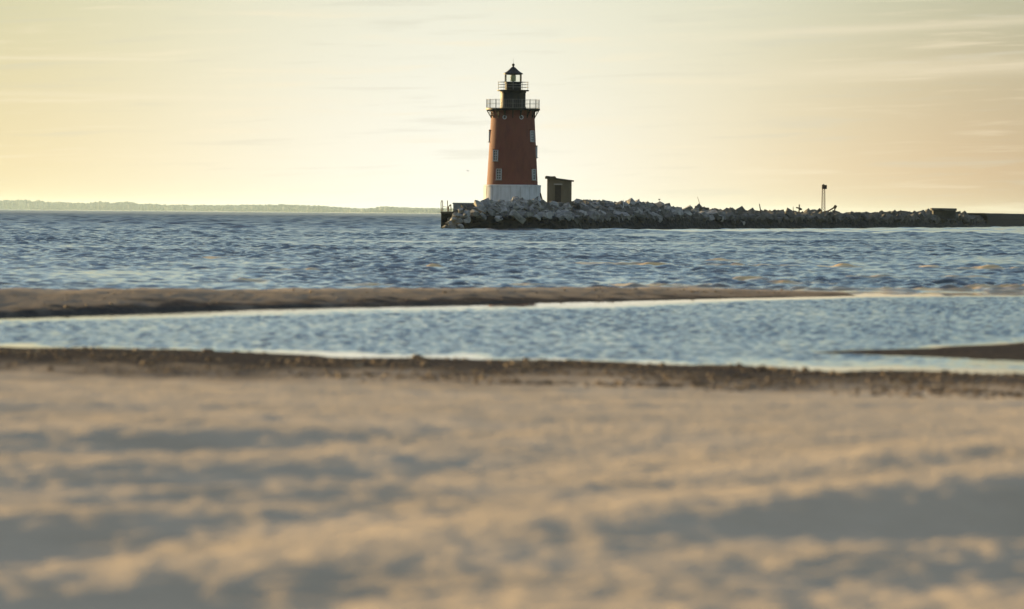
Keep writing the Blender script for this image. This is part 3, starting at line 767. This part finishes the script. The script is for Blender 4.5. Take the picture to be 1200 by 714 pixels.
# ------------------------------------------------------------------ shells, pebbles and weed at the tide line
M['litter'] = mottled('litter', (0.05, 0.03, 0.018), (0.20, 0.12, 0.055), 1.7, 0.8, c3=(0.34, 0.25, 0.15))
bmt = bmesh.new(); bmesh.ops.create_icosphere(bmt, subdivisions=1, radius=1.0)
tco = np.array([v.co[:] for v in bmt.verts]); tf = [[v.index for v in f.verts] for f in bmt.faces]; bmt.free()
N = 16000
lx = rng.uniform(-11, 11, N); dd = rng.uniform(0.1, 1, N) ** 1.3 * 15
ly = Yn(lx) - dd + 0.9 * gnoise(lx / 3.1, (Yn(lx) - dd) / 9, 3)
dens = np.clip(0.4 + 1.8 * gnoise(lx / 1.5, ly / 2.5, 91), 0, 1) * np.interp(lx, [-8, -3, 0, 8], [.25, .55, 1, 1])
keep = rng.uniform(0, 1, N) < dens
n2_ = 260; bx = rng.uniform(-13, 8, n2_); by = np.interp(bx, FX, FY) + rng.uniform(0.5, 13, n2_)
lx = np.concatenate([lx[keep], bx]); ly = np.concatenate([ly[keep], by]); lz = terrain(lx, ly)
vs, fs, off = [], [], 0
for x, y, z in zip(lx, ly, lz):
    if z < -0.02: continue
    r = rr.uniform(.008, .028) if rr.random() < .95 else rr.uniform(.028, .055)
    c = tco * (1 + .25 * rng.uniform(-1, 1, (len(tco), 1))) * np.array([r * rr.uniform(.8, 2.0), r, r * rr.uniform(.4, .9)])
    a = rr.uniform(0, 6.28); ca, sa = math.cos(a), math.sin(a)
    c = np.stack([c[:, 0] * ca - c[:, 1] * sa, c[:, 0] * sa + c[:, 1] * ca, c[:, 2]], -1) + np.array([x, y, z + r * .3])
    vs.append(c); fs += [[v + off for v in f] for f in tf]; off += len(tco)
me = bpy.data.meshes.new('tide_litter'); me.from_pydata(np.concatenate(vs).tolist(), [], fs); me.update()
tag(obj('tide_litter', me, M['litter']), 'brown shells, pebbles and weed scattered along the tide line', 'tide litter', kind='stuff')

# ------------------------------------------------------------------ haze
hz = MB().box(0, 16000, 26.75, 60000, 44000, 58.5).build('haze', None)
tag(hz, 'pale haze over the bay', 'haze', kind='stuff')
m = bpy.data.materials.new('haze_air'); m.use_nodes = True; t_ = m.node_tree; t_.nodes.clear()
o_ = t_.nodes.new('ShaderNodeOutputMaterial'); v_ = t_.nodes.new('ShaderNodeVolumePrincipled')
v_.inputs['Color'].default_value = (0.62, 0.84, 1.0, 1); v_.inputs['Density'].default_value = 1.2e-5; v_.inputs['Anisotropy'].default_value = 0.4
t_.links.new(v_.outputs[0], o_.inputs['Volume']); hz.data.materials.append(m)

# ------------------------------------------------------------------ sky and sun
w = bpy.data.worlds.new('World'); sc.world = w; w.use_nodes = True
nt = NT(w.node_tree); w.node_tree.nodes.clear()
wo = nt.n('ShaderNodeOutputWorld'); bg = nt.n('ShaderNodeBackground'); nt.link(bg.outputs[0], wo.inputs[0])
sky = nt.n('ShaderNodeTexSky', sky_type='NISHITA', sun_disc=False)
sky.sun_elevation = SUN_EL; sky.sun_rotation = SUN_AZ; sky.altitude = 0; sky.air_density = 1.0; sky.dust_density = 0.6; sky.ozone_density = 1.5
SKY_STRENGTH = 0.08
EXPOSURE = 1.4
tc = nt.n('ShaderNodeTexCoord'); sx = nt.n('ShaderNodeSeparateXYZ'); nt.link(tc.outputs['Generated'], sx.inputs[0])
el = nt.math('MULTIPLY', nt.math('ARCSINE', sx.outputs[2]), 180 / math.pi)            # degrees above the horizon
az = nt.math('MULTIPLY', nt.math('ARCTAN2', sx.outputs[0], sx.outputs[1]), 180 / math.pi)
azf = nt.maprange(az, -12, 12)
def stops(lst): return [((a + 12) / 24, c) for a, c in lst]
low = nt.ramp(azf, stops([(-12, (.86, .69, .38)), (-5.1, (.88, .72, .41)), (-3.2, (.96, .84, .60)), (-1.2, (1., .97, .86)), (0.4, (1., .965, .84)), (2.2, (.90, .77, .53)), (3.6, (.78, .61, .38)), (5.1, (.64, .46, .27)), (12, (.5, .4, .25))]), 'B_SPLINE')
high = nt.ramp(azf, stops([(-12, (.62, .60, .40)), (-5.1, (.66, .64, .40)), (-3.2, (.76, .74, .54)), (-1.2, (.84, .83, .68)), (0.4, (.83, .82, .66)), (2.2, (.73, .73, .56)), (3.6, (.61, .61, .44)), (5.1, (.49, .49, .34)), (12, (.5, .5, .38))]), 'B_SPLINE')
band = nt.mix(nt.maprange(el, 0.5, 2.4), low, high)
# thin cirrus streaks
cb = nt.n('ShaderNodeCombineXYZ')
nt.link(nt.math('MULTIPLY', az, 0.55), cb.inputs[0]); nt.link(nt.math('MULTIPLY', nt.math('SUBTRACT', el, nt.math('MULTIPLY', az, 0.035)), 9.0), cb.inputs[1])
cn = nt.n('ShaderNodeTexNoise', i_Scale=1.0, i_Detail=5.0, i_Roughness=0.55, i_Distortion=0.3); nt.link(cb.outputs[0], cn.inputs['Vector'])
cl = nt.maprange(cn.outputs[0], 0.52, 0.75, 0, 0.4, True)
band = nt.mix(cl, band, (1.0, .86, .62))
cl2 = nt.maprange(cn.outputs[0], 0.46, 0.28, 0, 0.3, True)
band = nt.mix(cl2, band, (.66, .64, .52))
def streak(e0, slope, width, a0, a1, amt, band):
    dlt = nt.math('DIVIDE', nt.math('SUBTRACT', nt.math('ADD', el, nt.math('MULTIPLY', nt.math('SUBTRACT', cn.outputs[0], 0.5), width * 2.2)), nt.math('ADD', nt.math('MULTIPLY', az, slope), e0)), width)
    g = nt.math('POWER', 2.718, nt.math('MULTIPLY', nt.math('MULTIPLY', dlt, dlt), -1.0))
    g = nt.math('MULTIPLY', g, nt.maprange(az, a0, a1, 0, amt, True))
    return nt.mix(g, band, (1.0, .87, .64))
band = streak(1.665, 0.062, 0.045, 0.8, 3.4, 0.30, band)
band = streak(1.30, 0.045, 0.09, 1.5, 4.0, 0.30, band)
band = streak(1.10, -0.012, 0.03, -0.5, -3.2, 0.22, band)
band = streak(1.52, 0.0, 0.02, -2.8, -4.2, 0.35, band)
up_sky = nt.mix(1.0, sky.outputs[0], (SKY_STRENGTH,) * 3, 'MULTIPLY')
band = nt.mix(1.0, band, (2 ** -EXPOSURE,) * 3, 'MULTIPLY')
up_sky = nt.mix(1.0, up_sky, (0.98, 1.0, 1.03), 'MULTIPLY')
up_sky = nt.mix(nt.maprange(el, 18, 50, 0, 1, True), up_sky, nt.mix(1.0, up_sky, (0.103, 0.11, 0.146), 'ADD'))
keep = nt.math('MULTIPLY', nt.maprange(el, 2.0, 10.0, 1, 0, True), nt.maprange(nt.math('ABSOLUTE', nt.math('ADD', az, 20.0)), 40, 80, 1, 0, True))
full = nt.mix(keep, up_sky, band)
nt.link(full, bg.inputs[0]); bg.inputs[1].default_value = 1.0

sun_d = bpy.data.lights.new('sun', 'SUN'); sun = bpy.data.objects.new('sun', sun_d); C.objects.link(sun)
sun_d.energy = 5.0; sun_d.angle = R(0.5); sun_d.color = (1.0, 0.71, 0.32)
dv = Vector((math.sin(SUN_AZ) * math.cos(SUN_EL), math.cos(SUN_AZ) * math.cos(SUN_EL), math.sin(SUN_EL)))
sun.rotation_euler = dv.to_track_quat('Z', 'Y').to_euler()

# ------------------------------------------------------------------ render settings
vs_ = sc.view_settings
sc.display_settings.display_device = 'sRGB'
vs_.view_transform = 'Standard'; vs_.look = 'None'; vs_.exposure = EXPOSURE; vs_.gamma = 1.0; vs_.use_curve_mapping = False
cy = sc.cycles
cy.use_denoising = True
cy.max_bounces = 6; cy.volume_bounces = 1; cy.transparent_max_bounces = 8
